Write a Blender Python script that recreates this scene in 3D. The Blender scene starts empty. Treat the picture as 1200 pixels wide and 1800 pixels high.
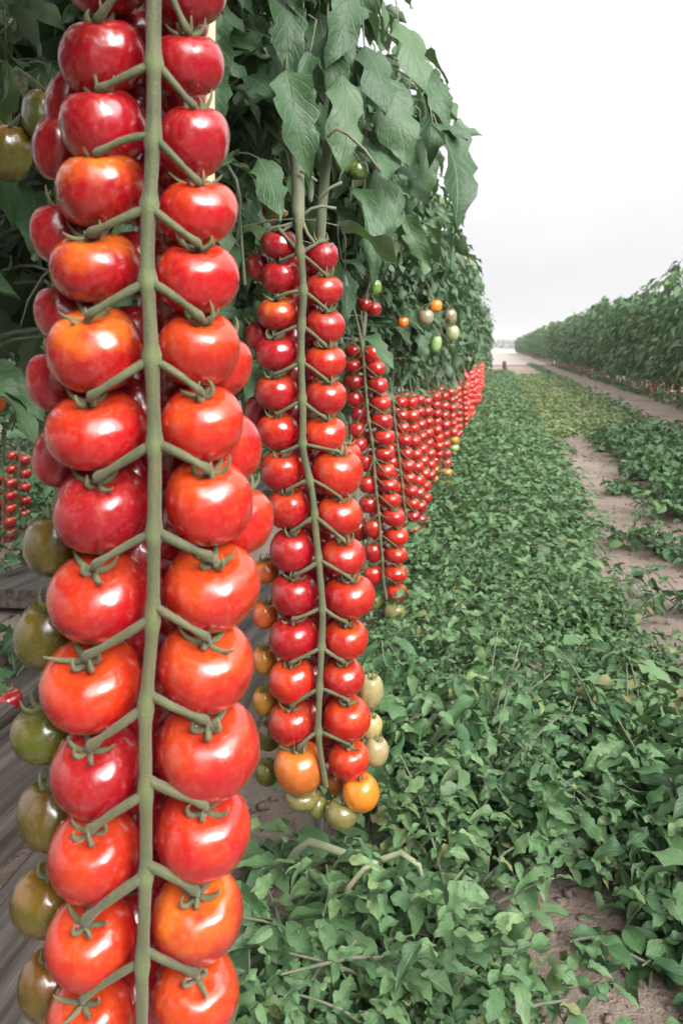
import bpy, math, random
import numpy as np
from mathutils import Vector, Matrix, noise as mnoise

random.seed(7)
rng = np.random.default_rng(7)
sc = bpy.context.scene
COL = sc.collection
R = math.radians

# ------------------------------------------------------------------ camera
H = 0.90                     # eye height
F = 1500.0                   # focal length in photo pixels (photo 1200 x 1800)
YAW = math.atan(272 / F)
HORIZON = 610.0
cd = bpy.data.cameras.new('camera')
cam = bpy.data.objects.new('camera', cd)
COL.objects.link(cam)
cam.location = (0, 0, H)
cam.rotation_euler = (R(90), 0, YAW)
cd.sensor_fit = 'HORIZONTAL'
cd.sensor_width = 24
cd.lens = 30
cd.shift_y = -(900 - HORIZON) / 1200
cd.clip_start = 0.02
cd.clip_end = 4000
cd.dof.use_dof = True
cd.dof.focus_distance = 1.2
cd.dof.aperture_fstop = 11
sc.camera = cam
CR = np.array([math.cos(YAW), math.sin(YAW), 0.0])
CF = np.array([-math.sin(YAW), math.cos(YAW), 0.0])
CO = np.array([0, 0, H])

# ------------------------------------------------------------------ sky
SUN = Vector((0.60, -0.60, 0.53)).normalized()
w = bpy.data.worlds.new('World')
sc.world = w
w.use_nodes = True
nt = w.node_tree
nt.nodes.clear()
def N(t, k, **kw):
    n = t.nodes.new(k)
    for a, b in kw.items():
        setattr(n, a, b)
    return n
out = N(nt, 'ShaderNodeOutputWorld')
bg = N(nt, 'ShaderNodeBackground')
bg.inputs['Strength'].default_value = 0.1
sky = N(nt, 'ShaderNodeTexSky', sky_type='NISHITA')
sky.sun_disc = False
sky.sun_elevation = math.asin(SUN.z)
sky.sun_rotation = math.atan2(SUN.x, SUN.y)
tc = N(nt, 'ShaderNodeTexCoord')
nz = N(nt, 'ShaderNodeTexNoise')
nz.inputs['Scale'].default_value = 2.6
nz.inputs['Detail'].default_value = 5
mp = N(nt, 'ShaderNodeMapping')
mp.inputs['Scale'].default_value = (1, 1, 3.2)
nt.links.new(tc.outputs['Generated'], mp.inputs['Vector'])
nt.links.new(mp.outputs['Vector'], nz.inputs['Vector'])
cr = N(nt, 'ShaderNodeValToRGB')          # cloud sheet: soft lilac-grey bellies to white
cr.color_ramp.elements[0].position = 0.30
cr.color_ramp.elements[0].color = (0.90, 0.89, 0.92, 1)
cr.color_ramp.elements[1].position = 0.58
cr.color_ramp.elements[1].color = (1.0, 0.99, 0.99, 1)
nt.links.new(nz.outputs['Fac'], cr.inputs['Fac'])
dot = N(nt, 'ShaderNodeVectorMath', operation='DOT_PRODUCT')
flat = N(nt, 'ShaderNodeVectorMath', operation='MULTIPLY')
flat.inputs[1].default_value = (1, 1, 1.8)
nt.links.new(tc.outputs['Generated'], flat.inputs[0])
fln = N(nt, 'ShaderNodeVectorMath', operation='NORMALIZE')
nt.links.new(flat.outputs[0], fln.inputs[0])
dot.inputs[1].default_value = Vector((SUN.x, SUN.y, SUN.z * 1.8)).normalized()
nt.links.new(fln.outputs[0], dot.inputs[0])
glow = N(nt, 'ShaderNodeMapRange')        # cloud glowing round the veiled sun
glow.interpolation_type = 'SMOOTHSTEP'
glow.inputs['From Min'].default_value = 0.84
glow.inputs['From Max'].default_value = 0.97
glow.inputs['To Min'].default_value = 10.3
glow.inputs['To Max'].default_value = 55.0
nt.links.new(dot.outputs['Value'], glow.inputs['Value'])
sc_ = N(nt, 'ShaderNodeVectorMath', operation='SCALE')
nt.links.new(cr.outputs['Color'], sc_.inputs[0])
sz = N(nt, 'ShaderNodeSeparateXYZ')       # an overcast sky is dimmer at the horizon than overhead
nt.links.new(tc.outputs['Generated'], sz.inputs[0])
ov = N(nt, 'ShaderNodeMapRange')
ov.inputs['From Min'].default_value = 0.0
ov.inputs['From Max'].default_value = 1.0
ov.inputs['To Min'].default_value = 0.74
ov.inputs['To Max'].default_value = 1.65
nt.links.new(sz.outputs['Z'], ov.inputs['Value'])
gm = N(nt, 'ShaderNodeMath', operation='MULTIPLY')
nt.links.new(glow.outputs['Result'], gm.inputs[0]); nt.links.new(ov.outputs['Result'], gm.inputs[1])
nt.links.new(gm.outputs['Value'], sc_.inputs['Scale'])
mx = N(nt, 'ShaderNodeMixRGB')
mx.inputs['Fac'].default_value = 0.93
nt.links.new(sky.outputs['Color'], mx.inputs['Color1'])
nt.links.new(sc_.outputs['Vector'], mx.inputs['Color2'])
nt.links.new(mx.outputs['Color'], bg.inputs['Color'])
nt.links.new(bg.outputs['Background'], out.inputs['Surface'])

# ------------------------------------------------------------------ sun
ld = bpy.data.lights.new('sun', 'SUN')
ld.energy = 3.9
ld.angle = R(34)
ld.color = (1.0, 0.96, 0.92)
sun = bpy.data.objects.new('sun', ld)
COL.objects.link(sun)
sun.rotation_euler = SUN.to_track_quat('Z', 'Y').to_euler()
sc.view_settings.view_transform = 'Standard'
sc.view_settings.look = 'None'
sc.view_settings.gamma = 1
sc.view_settings.exposure = 0.22
sc.cycles.max_bounces = 6
sc.cycles.transparent_max_bounces = 4

# ------------------------------------------------------------------ helpers
def P(px, py, d):
    """photo pixel at a depth (metres along the view axis) -> world point"""
    return CO + d * (CF + (px - 600) / F * CR + np.array([0, 0, (HORIZON - py) / F]))
def G(px, py, z=0.0):
    return P(px, py, F * (H - z) / (py - HORIZON))
def proj(p):
    v = np.asarray(p) - CO
    d = v @ CF
    d = np.where(np.abs(d) < 1e-4, 1e-4, d)
    return 600 + F * (v @ CR) / d, HORIZON - F * v[..., 2] / d, d

def tag(o, label=None, cat=None, group=None, kind=None):
    if label: o['label'] = label
    if cat: o['category'] = cat
    if group: o['group'] = group
    if kind: o['kind'] = kind
    return o
def empty(name, loc, label, cat, group=None):
    o = bpy.data.objects.new(name, None)
    COL.objects.link(o)
    o.location = loc
    o.empty_display_size = 0.05
    return tag(o, label, cat, group)
def link(name, me, parent=None, loc=None):
    o = bpy.data.objects.new(name, me)
    COL.objects.link(o)
    if parent: o.parent = parent
    if loc is not None: o.location = loc
    return o
def copy_tree(o, parent=None):
    c = o.copy()
    COL.objects.link(c)
    if parent: c.parent = parent
    for ch in list(o.children):
        copy_tree(ch, c)
    return c

class MB:
    """quad mesh collector (numpy)"""
    def __init__(s):
        s.v = []; s.f = []; s.uv = []; s.r = []; s.m = []; s.n = 0
    def add(s, v, f, uv=None, r=None, m=0):
        v = np.asarray(v, float); f = np.asarray(f, int)
        s.v.append(v); s.f.append(f + s.n)
        s.uv.append(np.zeros((len(v), 2)) if uv is None else uv)
        s.r.append(np.full(len(v), 0.5) if r is None else r)
        s.m.append(np.full(len(f), m, int))
        s.n += len(v)
    def tube(s, pts, rad, sides=6, r=0.5, m=0):
        pts = np.asarray(pts, float)
        n = len(pts)
        rad = np.broadcast_to(np.asarray(rad, float), (n,))
        tan = np.gradient(pts, axis=0)
        tan /= np.linalg.norm(tan, axis=1)[:, None] + 1e-12
        ref = np.array([0.31, 0.87, 0.11])
        if abs(tan[0] @ ref) > 0.93: ref = np.array([1.0, 0, 0])
        rings = []
        u = ref
        for i in range(n):
            u = u - tan[i] * (u @ tan[i]); u /= np.linalg.norm(u) + 1e-12
            vv = np.cross(tan[i], u)
            a = np.linspace(0, 2 * np.pi, sides, endpoint=False)
            rings.append(pts[i] + rad[i] * (np.cos(a)[:, None] * u + np.sin(a)[:, None] * vv))
        V = np.concatenate(rings + [pts[:1] - tan[:1] * rad[0] * .5, pts[-1:] + tan[-1:] * rad[-1] * .5])
        fs = []
        for i in range(n - 1):
            for k in range(sides):
                k2 = (k + 1) % sides
                fs.append((i * sides + k, i * sides + k2, (i + 1) * sides + k2, (i + 1) * sides + k))
        b = n * sides
        for k in range(0, sides, 2):
            k2 = (k + 1) % sides; k3 = (k + 2) % sides
            fs.append((b, k3, k2, k))
            q = (n - 1) * sides
            fs.append((b + 1, q + k, q + k2, q + k3))
        uv = np.zeros((len(V), 2))
        rv = np.repeat(np.broadcast_to(np.asarray(r, float), (n,)), sides)
        s.add(V, fs, uv, np.concatenate([rv, [rv[0], rv[-1]]]), m)
    def leaves(s, pos, d, nrm, size, tm, m=0, r=None):
        """instances of leaf templates"""
        pos = np.asarray(pos, float)
        if len(pos) == 0: return
        d = np.asarray(d, float); nrm = np.asarray(nrm, float)
        size = np.asarray(size, float)
        d = d / (np.linalg.norm(d, axis=1)[:, None] + 1e-9)
        x = np.cross(d, nrm); x /= np.linalg.norm(x, axis=1)[:, None] + 1e-9
        z = np.cross(x, d)
        which = rng.integers(0, len(tm), len(pos))
        rr = rng.random(len(pos)) if r is None else r
        for t, (tv, tf, tu) in enumerate(tm):
            idx = np.nonzero(which == t)[0]
            if len(idx) == 0: continue
            V = pos[idx][:, None, :] + size[idx][:, None, None] * (
                tv[None, :, 0:1] * x[idx][:, None, :] + tv[None, :, 1:2] * d[idx][:, None, :] + tv[None, :, 2:3] * z[idx][:, None, :])
            n = len(tv)
            Fc = tf[None] + (np.arange(len(idx)) * n)[:, None, None]
            s.add(V.reshape(-1, 3), Fc.reshape(-1, 4), np.tile(tu, (len(idx), 1)), np.repeat(rr[idx], n), m)
    def mesh(s, name, mats, smooth=True):
        v = np.concatenate(s.v); f = np.concatenate(s.f); uv = np.concatenate(s.uv); r = np.concatenate(s.r); m = np.concatenate(s.m)
        me = bpy.data.meshes.new(name)
        me.vertices.add(len(v)); me.vertices.foreach_set('co', v.ravel().astype(np.float32))
        me.loops.add(len(f) * 4); me.loops.foreach_set('vertex_index', f.ravel().astype(np.int32))
        me.polygons.add(len(f)); me.polygons.foreach_set('loop_start', (np.arange(len(f)) * 4).astype(np.int32))
        me.polygons.foreach_set('material_index', m.astype(np.int32))
        me.polygons.foreach_set('use_smooth', np.full(len(f), smooth))
        ul = me.uv_layers.new(name='UVMap')
        ul.data.foreach_set('uv', uv[f.ravel()].ravel().astype(np.float32))
        at = me.attributes.new('rnd', 'FLOAT', 'POINT')
        at.data.foreach_set('value', r.astype(np.float32))
        me.update(calc_edges=True)
        for a in (mats if isinstance(mats, (list, tuple)) else [mats]):
            me.materials.append(a)
        return me

# ------------------------------------------------------------------ materials
def new_mat(name):
    m = bpy.data.materials.new(name)
    m.use_nodes = True
    t = m.node_tree
    return m, t, t.nodes['Principled BSDF'], t.nodes['Material Output']
def ramp(t, fac, stops):
    c = N(t, 'ShaderNodeValToRGB')
    e = c.color_ramp.elements
    while len(e) < len(stops): e.new(0.5)
    for el, (p, col) in zip(e, stops):
        el.position = p; el.color = (*col, 1)
    t.links.new(fac, c.inputs['Fac'])
    return c.outputs['Color']
def noise(t, scale, detail=4, vec=None, rough=0.55):
    n = N(t, 'ShaderNodeTexNoise')
    n.inputs['Scale'].default_value = scale
    n.inputs['Detail'].default_value = detail
    n.inputs['Roughness'].default_value = rough
    if vec is not None: t.links.new(vec, n.inputs['Vector'])
    return n.outputs['Fac']
def mixc(t, fac, a, b, mode='MIX'):
    n = N(t, 'ShaderNodeMixRGB', blend_type=mode)
    for k, s in (('Fac', fac), ('Color1', a), ('Color2', b)):
        if hasattr(s, 'links') or hasattr(s, 'is_linked'): t.links.new(s, n.inputs[k])
        elif k == 'Fac': n.inputs[k].default_value = s
        else: n.inputs[k].default_value = (*s, 1)
    return n.outputs['Color']
def math_(t, op, a, b=None, clamp=False):
    n = N(t, 'ShaderNodeMath', operation=op, use_clamp=clamp)
    for i, s in enumerate((a, b)):
        if s is None: continue
        if hasattr(s, 'is_linked'): t.links.new(s, n.inputs[i])
        else: n.inputs[i].default_value = s
    return n.outputs['Value']
def bump(t, h, strength, dist, bs):
    b = N(t, 'ShaderNodeBump')
    b.inputs['Strength'].default_value = strength
    b.inputs['Distance'].default_value = dist
    t.links.new(h, b.inputs['Height'])
    t.links.new(b.outputs['Normal'], bs.inputs['Normal'])

def leaf_mat(name, stops, vein, back, rough=0.5, trans=0.22, vein_amt=0.5):
    m, t, bs, o = new_mat(name)
    at = N(t, 'ShaderNodeAttribute', attribute_name='rnd')
    uv = N(t, 'ShaderNodeUVMap')
    sp = N(t, 'ShaderNodeSeparateXYZ')
    t.links.new(uv.outputs['UV'], sp.inputs[0])
    tcn = N(t, 'ShaderNodeTexCoord')
    c = ramp(t, at.outputs['Fac'], stops)
    nn = noise(t, 35, 4, tcn.outputs['Object'])
    c = mixc(t, math_(t, 'MULTIPLY', nn, 0.55), c, tuple(x * 0.55 for x in stops[0][1]))
    a = math_(t, 'ABSOLUTE', math_(t, 'SUBTRACT', sp.outputs['X'], 0.5))
    mid = math_(t, 'SUBTRACT', 1.0, math_(t, 'MULTIPLY', a, 26.0), True)
    ph = math_(t, 'SUBTRACT', sp.outputs['Y'], math_(t, 'MULTIPLY', a, 0.62))
    sv = math_(t, 'SINE', math_(t, 'MULTIPLY', ph, 46.0))
    sv = math_(t, 'MULTIPLY', math_(t, 'SUBTRACT', sv, 0.80, True), 3.0, True)
    v = math_(t, 'MAXIMUM', mid, sv)
    c = mixc(t, math_(t, 'MULTIPLY', v, vein_amt), c, vein)
    geo = N(t, 'ShaderNodeNewGeometry')
    c = mixc(t, math_(t, 'MULTIPLY', geo.outputs['Backfacing'], 0.6), c, back)
    t.links.new(c, bs.inputs['Base Color'])
    bs.inputs['Roughness'].default_value = rough
    bs.inputs['Specular IOR Level'].default_value = 0.42
    h = math_(t, 'ADD', math_(t, 'MULTIPLY', v, -0.6), noise(t, 120, 3, tcn.outputs['Object']))
    bump(t, h, 0.5, 0.003, bs)
    tr = N(t, 'ShaderNodeBsdfTranslucent')
    t.links.new(mixc(t, 1.0, c, (0.9, 1.0, 0.5), 'MULTIPLY'), tr.inputs['Color'])
    ms = N(t, 'ShaderNodeMixShader')
    ms.inputs[0].default_value = trans
    t.links.new(bs.outputs[0], ms.inputs[1]); t.links.new(tr.outputs[0], ms.inputs[2])
    t.links.new(ms.outputs[0], o.inputs['Surface'])
    return m
M = {}
M['leaf'] = leaf_mat('tomato_leaf', [(0.0, (.034, .082, .036)), (0.45, (.068, .145, .062)), (0.8, (.115, .200, .090)), (1.0, (.22, .26, .10))],
                     (.16, .23, .14), (.13, .19, .125), 0.48)
M['far_leaf'] = leaf_mat('hedge_leaf', [(0.0, (.052, .125, .056)), (0.5, (.105, .215, .088)), (0.85, (.17, .285, .115)), (1.0, (.25, .32, .13))],
                         (.13, .2, .12), (.12, .18, .11), 0.5)
M['weed'] = leaf_mat('weed_leaf', [(0.0, (.062, .145, .058)), (0.4, (.120, .240, .095)), (0.8, (.190, .320, .14)), (.985, (.27, .38, .15)), (1.0, (.26, .26, .10))],
                     (.22, .29, .16), (.17, .23, .15), 0.45)
M['pale_weed'] = leaf_mat('pale_weed_leaf', [(0.0, (.13, .20, .07)), (0.5, (.20, .28, .10)), (1.0, (.32, .38, .15))], (.3, .36, .18), (.25, .32, .16), 0.5)
M['dark_weed'] = leaf_mat('low_crop_leaf', [(0.0, (.040, .110, .044)), (0.5, (.083, .195, .070)), (1.0, (.16, .285, .10))], (.13, .21, .12), (.12, .19, .11), 0.45)

def stem_mat(name, a, b, rough=0.6):
    m, t, bs, o = new_mat(name)
    tcn = N(t, 'ShaderNodeTexCoord')
    mp = N(t, 'ShaderNodeMapping'); mp.inputs['Scale'].default_value = (1, 1, 0.25)
    t.links.new(tcn.outputs['Object'], mp.inputs['Vector'])
    n1 = noise(t, 60, 5, mp.outputs['Vector'])
    n2 = noise(t, 14, 3, tcn.outputs['Object'])
    c = ramp(t, n1, [(0.3, a), (0.7, b)])
    c = mixc(t, math_(t, 'MULTIPLY', math_(t, 'SUBTRACT', n2, 0.5, True), 2.2, True), c, (b[0] * 1.15, b[1] * .80, b[2] * .7))
    atn = N(t, 'ShaderNodeAttribute', attribute_name='rnd')       # young green at the knuckles
    c = mixc(t, math_(t, 'SUBTRACT', math_(t, 'MULTIPLY', atn.outputs['Fac'], 1.6), .8, True), c, (b[0] * 1.1, b[1] * 1.35, b[2] * 1.1))
    t.links.new(c, bs.inputs['Base Color'])
    bs.inputs['Roughness'].default_value = rough
    bs.inputs['Sheen Weight'].default_value = 0.25
    bump(t, math_(t, 'ADD', noise(t, 700, 3, tcn.outputs['Object']), math_(t, 'MULTIPLY', n1, 2.0)), 0.7, 0.0014, bs)
    return m
M['stem'] = stem_mat('truss_stem', (.050, .060, .022), (.112, .122, .048))
M['vine'] = stem_mat('vine_stem', (.070, .092, .048), (.145, .165, .095))
M['calyx'] = stem_mat('calyx_green', (.10, .125, .035), (.19, .21, .07))
M['stake'] = stem_mat('bamboo', (.45, .38, .24), (.62, .54, .36))

def tomato_mat():
    m, t, bs, o = new_mat('tomato_skin')
    oi = N(t, 'ShaderNodeObjectInfo')
    tcn = N(t, 'ShaderNodeTexCoord')
    sp = N(t, 'ShaderNodeSeparateXYZ')
    t.links.new(tcn.outputs['Object'], sp.inputs[0])
    off = N(t, 'ShaderNodeVectorMath', operation='ADD')
    t.links.new(tcn.outputs['Object'], off.inputs[0])
    cmb = N(t, 'ShaderNodeCombineXYZ')
    k = math_(t, 'MULTIPLY', oi.outputs['Random'], 37.0)
    for i in range(3): t.links.new(k, cmb.inputs[i])
    t.links.new(cmb.outputs[0], off.inputs[1])
    big = noise(t, 1.3, 3, off.outputs[0])
    # unripe shoulder: towards the stalk the skin turns orange (alpha of the object colour says how much)
    sh = math_(t, 'ADD', math_(t, 'MULTIPLY', sp.outputs['Z'], 1.0), math_(t, 'MULTIPLY', math_(t, 'SUBTRACT', big, 0.5), 1.5))
    sh = math_(t, 'SUBTRACT', math_(t, 'MULTIPLY', sh, 1.5), 0.25, True)
    sh = math_(t, 'MULTIPLY', sh, oi.outputs['Alpha'], True)
    sv = N(t, 'ShaderNodeMixRGB'); sv.inputs['Color2'].default_value = (.80, .20, .012, 1)
    t.links.new(math_(t, 'MULTIPLY', sh, 0.85), sv.inputs['Fac']); t.links.new(oi.outputs['Color'], sv.inputs['Color1'])
    hv = N(t, 'ShaderNodeHueSaturation')
    t.links.new(sv.outputs[0], hv.inputs['Color'])
    t.links.new(math_(t, 'ADD', 0.85, math_(t, 'MULTIPLY', noise(t, 3.1, 4, off.outputs[0]), 0.3)), hv.inputs['Value'])
    stm_ = N(t, 'ShaderNodeMapping'); stm_.inputs['Scale'].default_value = (5, 5, .7)
    t.links.new(off.outputs[0], stm_.inputs['Vector'])
    stk = math_(t, 'MULTIPLY', math_(t, 'SUBTRACT', noise(t, 1.6, 5, stm_.outputs['Vector'], .65), .52, True), 1.3, True)
    # pale specks in the skin
    vo = N(t, 'ShaderNodeTexVoronoi'); vo.inputs['Scale'].default_value = 26
    t.links.new(off.outputs[0], vo.inputs['Vector'])
    spk = math_(t, 'MULTIPLY', math_(t, 'SUBTRACT', 0.075, vo.outputs['Distance'], True), 2.2, True)
    c = mixc(t, math_(t, 'MULTIPLY', stk, math_(t, 'ADD', .25, oi.outputs['Alpha'])), hv.outputs[0], (.62, .13, .03))
    c = mixc(t, spk, c, (.85, .5, .25))
    dst = math_(t, 'MULTIPLY', math_(t, 'SUBTRACT', noise(t, 7, 6, off.outputs[0], .75), .52, True), .9, True)
    c = mixc(t, dst, c, (.50, .30, .24))
    t.links.new(c, bs.inputs['Base Color'])
    bs.inputs['Roughness'].default_value = 0.24
    t.links.new(math_(t, 'ADD', 0.20, math_(t, 'MULTIPLY', noise(t, 4, 4, off.outputs[0]), 0.16)), bs.inputs['Roughness'])
    bs.inputs['Specular IOR Level'].default_value = 0.5
    bs.inputs['Coat Weight'].default_value = 0.7
    bs.inputs['Coat IOR'].default_value = 1.55
    t.links.new(math_(t, 'ADD', .05, math_(t, 'MULTIPLY', dst, 1.2)), bs.inputs['Coat Roughness'])
    bs.inputs['Subsurface Weight'].default_value = 0.05
    bs.inputs['Subsurface Radius'].default_value = (0.25, 0.06, 0.03)
    bs.inputs['Subsurface Scale'].default_value = 0.25
    h = math_(t, 'ADD', noise(t, 1.6, 1, off.outputs[0]), math_(t, 'MULTIPLY', noise(t, 14, 2, off.outputs[0]), 0.03))
    bump(t, h, 0.20, 0.012, bs)
    t.links.new(bs.inputs['Normal'].links[0].from_socket, bs.inputs['Coat Normal'])
    return m
M['tomato'] = tomato_mat()

# ------------------------------------------------------------------ leaf templates
def leaf_tmpl(rows, half, width, fold, droop, lobes=0, lobe=0.25, ruff=0.03, seed=0):
    rr = random.Random(seed)
    ph = rr.random() * 6
    ts = np.linspace(0, 1, rows + 1)
    ss = np.array([-1, -.5, 0, .5, 1]) if half == 2 else np.array([-1, 0, 1.0])
    V = []; U = []
    tw = rr.uniform(-.25, .25)
    bend = rr.uniform(-.08, .08)
    for t in ts:
        base = (t ** .55) * ((1 - t) ** .75) * 1.75
        for s in ss:
            wd = width * base
            y = t
            if lobes:
                q = (t * lobes + (0.13 if s > 0 else 0)) % 1.0
                tri = .5 + .5 * math.cos(2 * math.pi * (q ** .8))
                wd *= 1 + lobe * (tri - .5) * 2 * abs(s)
                y += (0.05 * (1 - q) - .025) * abs(s)
            x = s * max(wd, .006) + bend * math.sin(t * 3.1)
            z = fold * abs(s) * wd - droop * t * t + ruff * math.sin(t * 11 + ph + s * 2) * abs(s) + tw * t * s * wd
            V.append((x, y * (1 - .12 * droop * t), z)); U.append((s * .5 + .5, t))
    nc = len(ss)
    f = [(i * nc + j, i * nc + j + 1, (i + 1) * nc + j + 1, (i + 1) * nc + j) for i in range(rows) for j in range(nc - 1)]
    return np.array(V), np.array(f), np.array(U)
T_TOM = [leaf_tmpl(14, 2, .27, f, d, lb, .17, .06, i) for i, (f, d, lb) in enumerate([(.35, .30, 3), (.55, .5, 4), (.2, .25, 3), (.6, .65, 4), (-.2, .4, 3)])]
T_FAR = [leaf_tmpl(4, 1, .36, f, d, 0, 0, .03, i + 20) for i, (f, d) in enumerate([(.3, .3), (.5, .5), (-.1, .35)])]
T_WEED = [leaf_tmpl(8, 2, .34, f, d, lb, .22, .06, i + 40) for i, (f, d, lb) in enumerate([(.4, .35, 0), (.25, .55, 3), (.6, .2, 0), (-.15, .45, 3), (.5, .6, 0)])]
T_OVAL = [leaf_tmpl(8, 2, .40, f, d, 0, 0, .04, i + 60) for i, (f, d) in enumerate([(.35, .3), (.2, .5), (.5, .15), (.6, .45)])]

def unit(v):
    v = np.asarray(v, float)
    return v / (np.linalg.norm(v) + 1e-9)
UP = np.array([0, 0, 1.0])

# ------------------------------------------------------------------ ground
def soil_mat():
    m, t, bs, o = new_mat('soil')
    tcn = N(t, 'ShaderNodeTexCoord')
    ob = tcn.outputs['Object']
    n1 = noise(t, 1.7, 6, ob); n2 = noise(t, 24, 6, ob, .65); n3 = noise(t, 120, 4, ob, .7)
    c = ramp(t, n1, [(0.3, (.23, .175, .14)), (0.5, (.385, .315, .262)), (0.7, (.48, .405, .345))])
    c = mixc(t, math_(t, 'MULTIPLY', n2, 0.75), c, (.16, .115, .09))
    c = mixc(t, math_(t, 'MULTIPLY', math_(t, 'SUBTRACT', n3, .55, True), 3.0, True), c, (.52, .43, .36))
    t.links.new(c, bs.inputs['Base Color'])
    bs.inputs['Roughness'].default_value = 0.95
    bs.inputs['Specular IOR Level'].default_value = 0.15
    bump(t, math_(t, 'ADD', n2, math_(t, 'MULTIPLY', n3, .5)), 0.9, 0.02, bs)
    return m
M['soil'] = soil_mat()
def field_mat():
    m, t, bs, o = new_mat('pale_field')
    tcn = N(t, 'ShaderNodeTexCoord')
    c = ramp(t, noise(t, .06, 6, tcn.outputs['Object']), [(.35, (.34, .275, .255)), (.65, (.44, .375, .355))])
    c = mixc(t, math_(t, 'MULTIPLY', noise(t, .8, 5, tcn.outputs['Object']), .4), c, (.27, .23, .19))
    t.links.new(c, bs.inputs['Base Color'])
    bs.inputs['Roughness'].default_value = 1
    return m
def ground_h(x, y):
    h = 0.028 * mnoise.noise((x * 1.4, y * 1.1, 3)) + 0.014 * mnoise.noise((x * 6, y * 6, 8)) + 0.006 * mnoise.noise((x * 19, y * 19, 1))
    return h * min(1, max(0, (40 - y) / 25))
xs = np.concatenate([[-1500, -600, -200, -60, -20, -8, -5], np.arange(-3.5, 3.6, .06), [5, 8, 20, 60, 200, 600, 1500]])
ys = np.concatenate([[-300, -60, -10, -2], np.arange(-.5, 9, .06), np.arange(9, 40, .3), [45, 60, 100, 200, 400, 900, 3000]])
gb = MB()
V = [(x, y, ground_h(x, y) if abs(x) < 6 and -1 < y < 40 else 0) for y in ys for x in xs]
nx = len(xs)
ii, jj = np.meshgrid(np.arange(len(ys) - 1), np.arange(nx - 1), indexing='ij')
a = (ii * nx + jj).ravel()
gb.add(V, np.stack([a, a + 1, a + nx + 1, a + nx], 1))
tag(link('ground', gb.mesh('ground', M['soil'])), kind='structure')
fb = MB()
fb.add([(-900, 42, .03), (900, 42, .03), (900, 700, .03), (-900, 700, .03)], [(0, 1, 2, 3)])
tag(link('field', fb.mesh('field', field_mat())), kind='structure')

# clods and crumbs of earth lying on the soil: uncountable
def clods():
    mb = MB()
    base = np.array([(-1, -1, -1), (1, -1, -1), (1, 1, -1), (-1, 1, -1), (-1, -1, 1), (1, -1, 1), (1, 1, 1), (-1, 1, 1)], float)
    fc = [(0, 3, 2, 1), (4, 5, 6, 7), (0, 1, 5, 4), (1, 2, 6, 5), (2, 3, 7, 6), (3, 0, 4, 7)]
    for _ in range(5200):
        y = 1.0 + 9 * random.random() ** 1.8
        x = random.uniform(-.5, 1.1) if random.random() < .8 else random.uniform(1.4, 2.6)
        s = random.uniform(.002, .008) * (1 + (random.random() < .05) * 1.2)
        v = base * rng.uniform(.45, 1.0, (8, 3)) * s * np.array([1.2, 1, .7])
        a = random.random() * 6.28
        c, q = math.cos(a), math.sin(a)
        v = v @ np.array([[c, q, 0], [-q, c, 0], [0, 0, 1]])
        mb.add(v + np.array([x, y, ground_h(x, y) + s * .3]), fc)
    return mb
tag(link('soil_crumbs', clods().mesh('soil_crumbs', M['soil'])), label='crumbs and small clods of dry earth strewn over the bare path', cat='soil crumbs', kind='stuff')

# ------------------------------------------------------------------ boards
def wood_mat():
    m, t, bs, o = new_mat('weathered_wood')
    tcn = N(t, 'ShaderNodeTexCoord')
    oi = N(t, 'ShaderNodeObjectInfo')
    mp = N(t, 'ShaderNodeMapping'); mp.inputs['Scale'].default_value = (30, 1.1, 30)
    t.links.new(tcn.outputs['Object'], mp.inputs['Vector'])
    n1 = noise(t, 1.0, 8, mp.outputs['Vector'], .68)
    mp2 = N(t, 'ShaderNodeMapping'); mp2.inputs['Scale'].default_value = (9, .5, 9)
    t.links.new(tcn.outputs['Object'], mp2.inputs['Vector'])
    n2 = noise(t, 1.4, 5, mp2.outputs['Vector'], .6)
    c = ramp(t, n1, [(.32, (.018, .014, .011)), (.46, (.052, .041, .034)), (.58, (.098, .079, .066)), (.75, (.165, .138, .118))])
    crack = math_(t, 'MULTIPLY', math_(t, 'SUBTRACT', .43, n2, True), 14.0, True)
    c = mixc(t, crack, c, (.012, .009, .007))
    t.links.new(c, bs.inputs['Base Color'])
    bs.inputs['Roughness'].default_value = .85
    bump(t, math_(t, 'SUBTRACT', n1, math_(t, 'MULTIPLY', crack, .6)), 1.0, .012, bs)
    return m
M['wood'] = wood_mat()
def board(x, y0, y1, wd, th, rot, tilt, label):
    mb = MB()
    L = y1 - y0
    n = 40
    prof = [(-.5, 0), (-.5, .8), (-.46, 1), (.46, 1), (.5, .8), (.5, 0)]
    V = []
    for i in range(n + 1):
        yy = -L / 2 + L * i / n
        for (a, b) in prof:
            V.append((a * wd + .006 * mnoise.noise((yy * 5, a * 3, x * 9)), yy + .02 * mnoise.noise((a * 9, i // n, x)), b * th + (.004 * mnoise.noise((yy * 3, a * 8, x * 5)) if b > .5 else 0)))
    k = len(prof)
    f = [(i * k + j, i * k + (j + 1) % k, (i + 1) * k + (j + 1) % k, (i + 1) * k + j) for i in range(n) for j in range(k)]
    f = [q[::-1] for q in f]
    f += [(0, 1, 2, 5), (2, 3, 4, 5)]
    o_ = n * k
    f += [(o_ + 5, o_ + 2, o_ + 1, o_), (o_ + 5, o_ + 4, o_ + 3, o_ + 2)]
    mb.add(V, f)
    o = link('wooden_board', mb.mesh('wooden_board', M['wood'], False), None, (x, (y0 + y1) / 2, .028))
    o.rotation_euler = (0, tilt, rot)
    tag(o, label, 'board', 'weathered boards on the ground')
board(-.66, .5, 4.0, .24, .045, R(1.5), R(1.5), 'weathered grey board on the ground nearest the hanging red trusses')
board(-.93, .3, 3.0, .25, .05, R(-2), R(-1), 'cracked grey board beside the nearest one, behind the big front truss')
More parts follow.
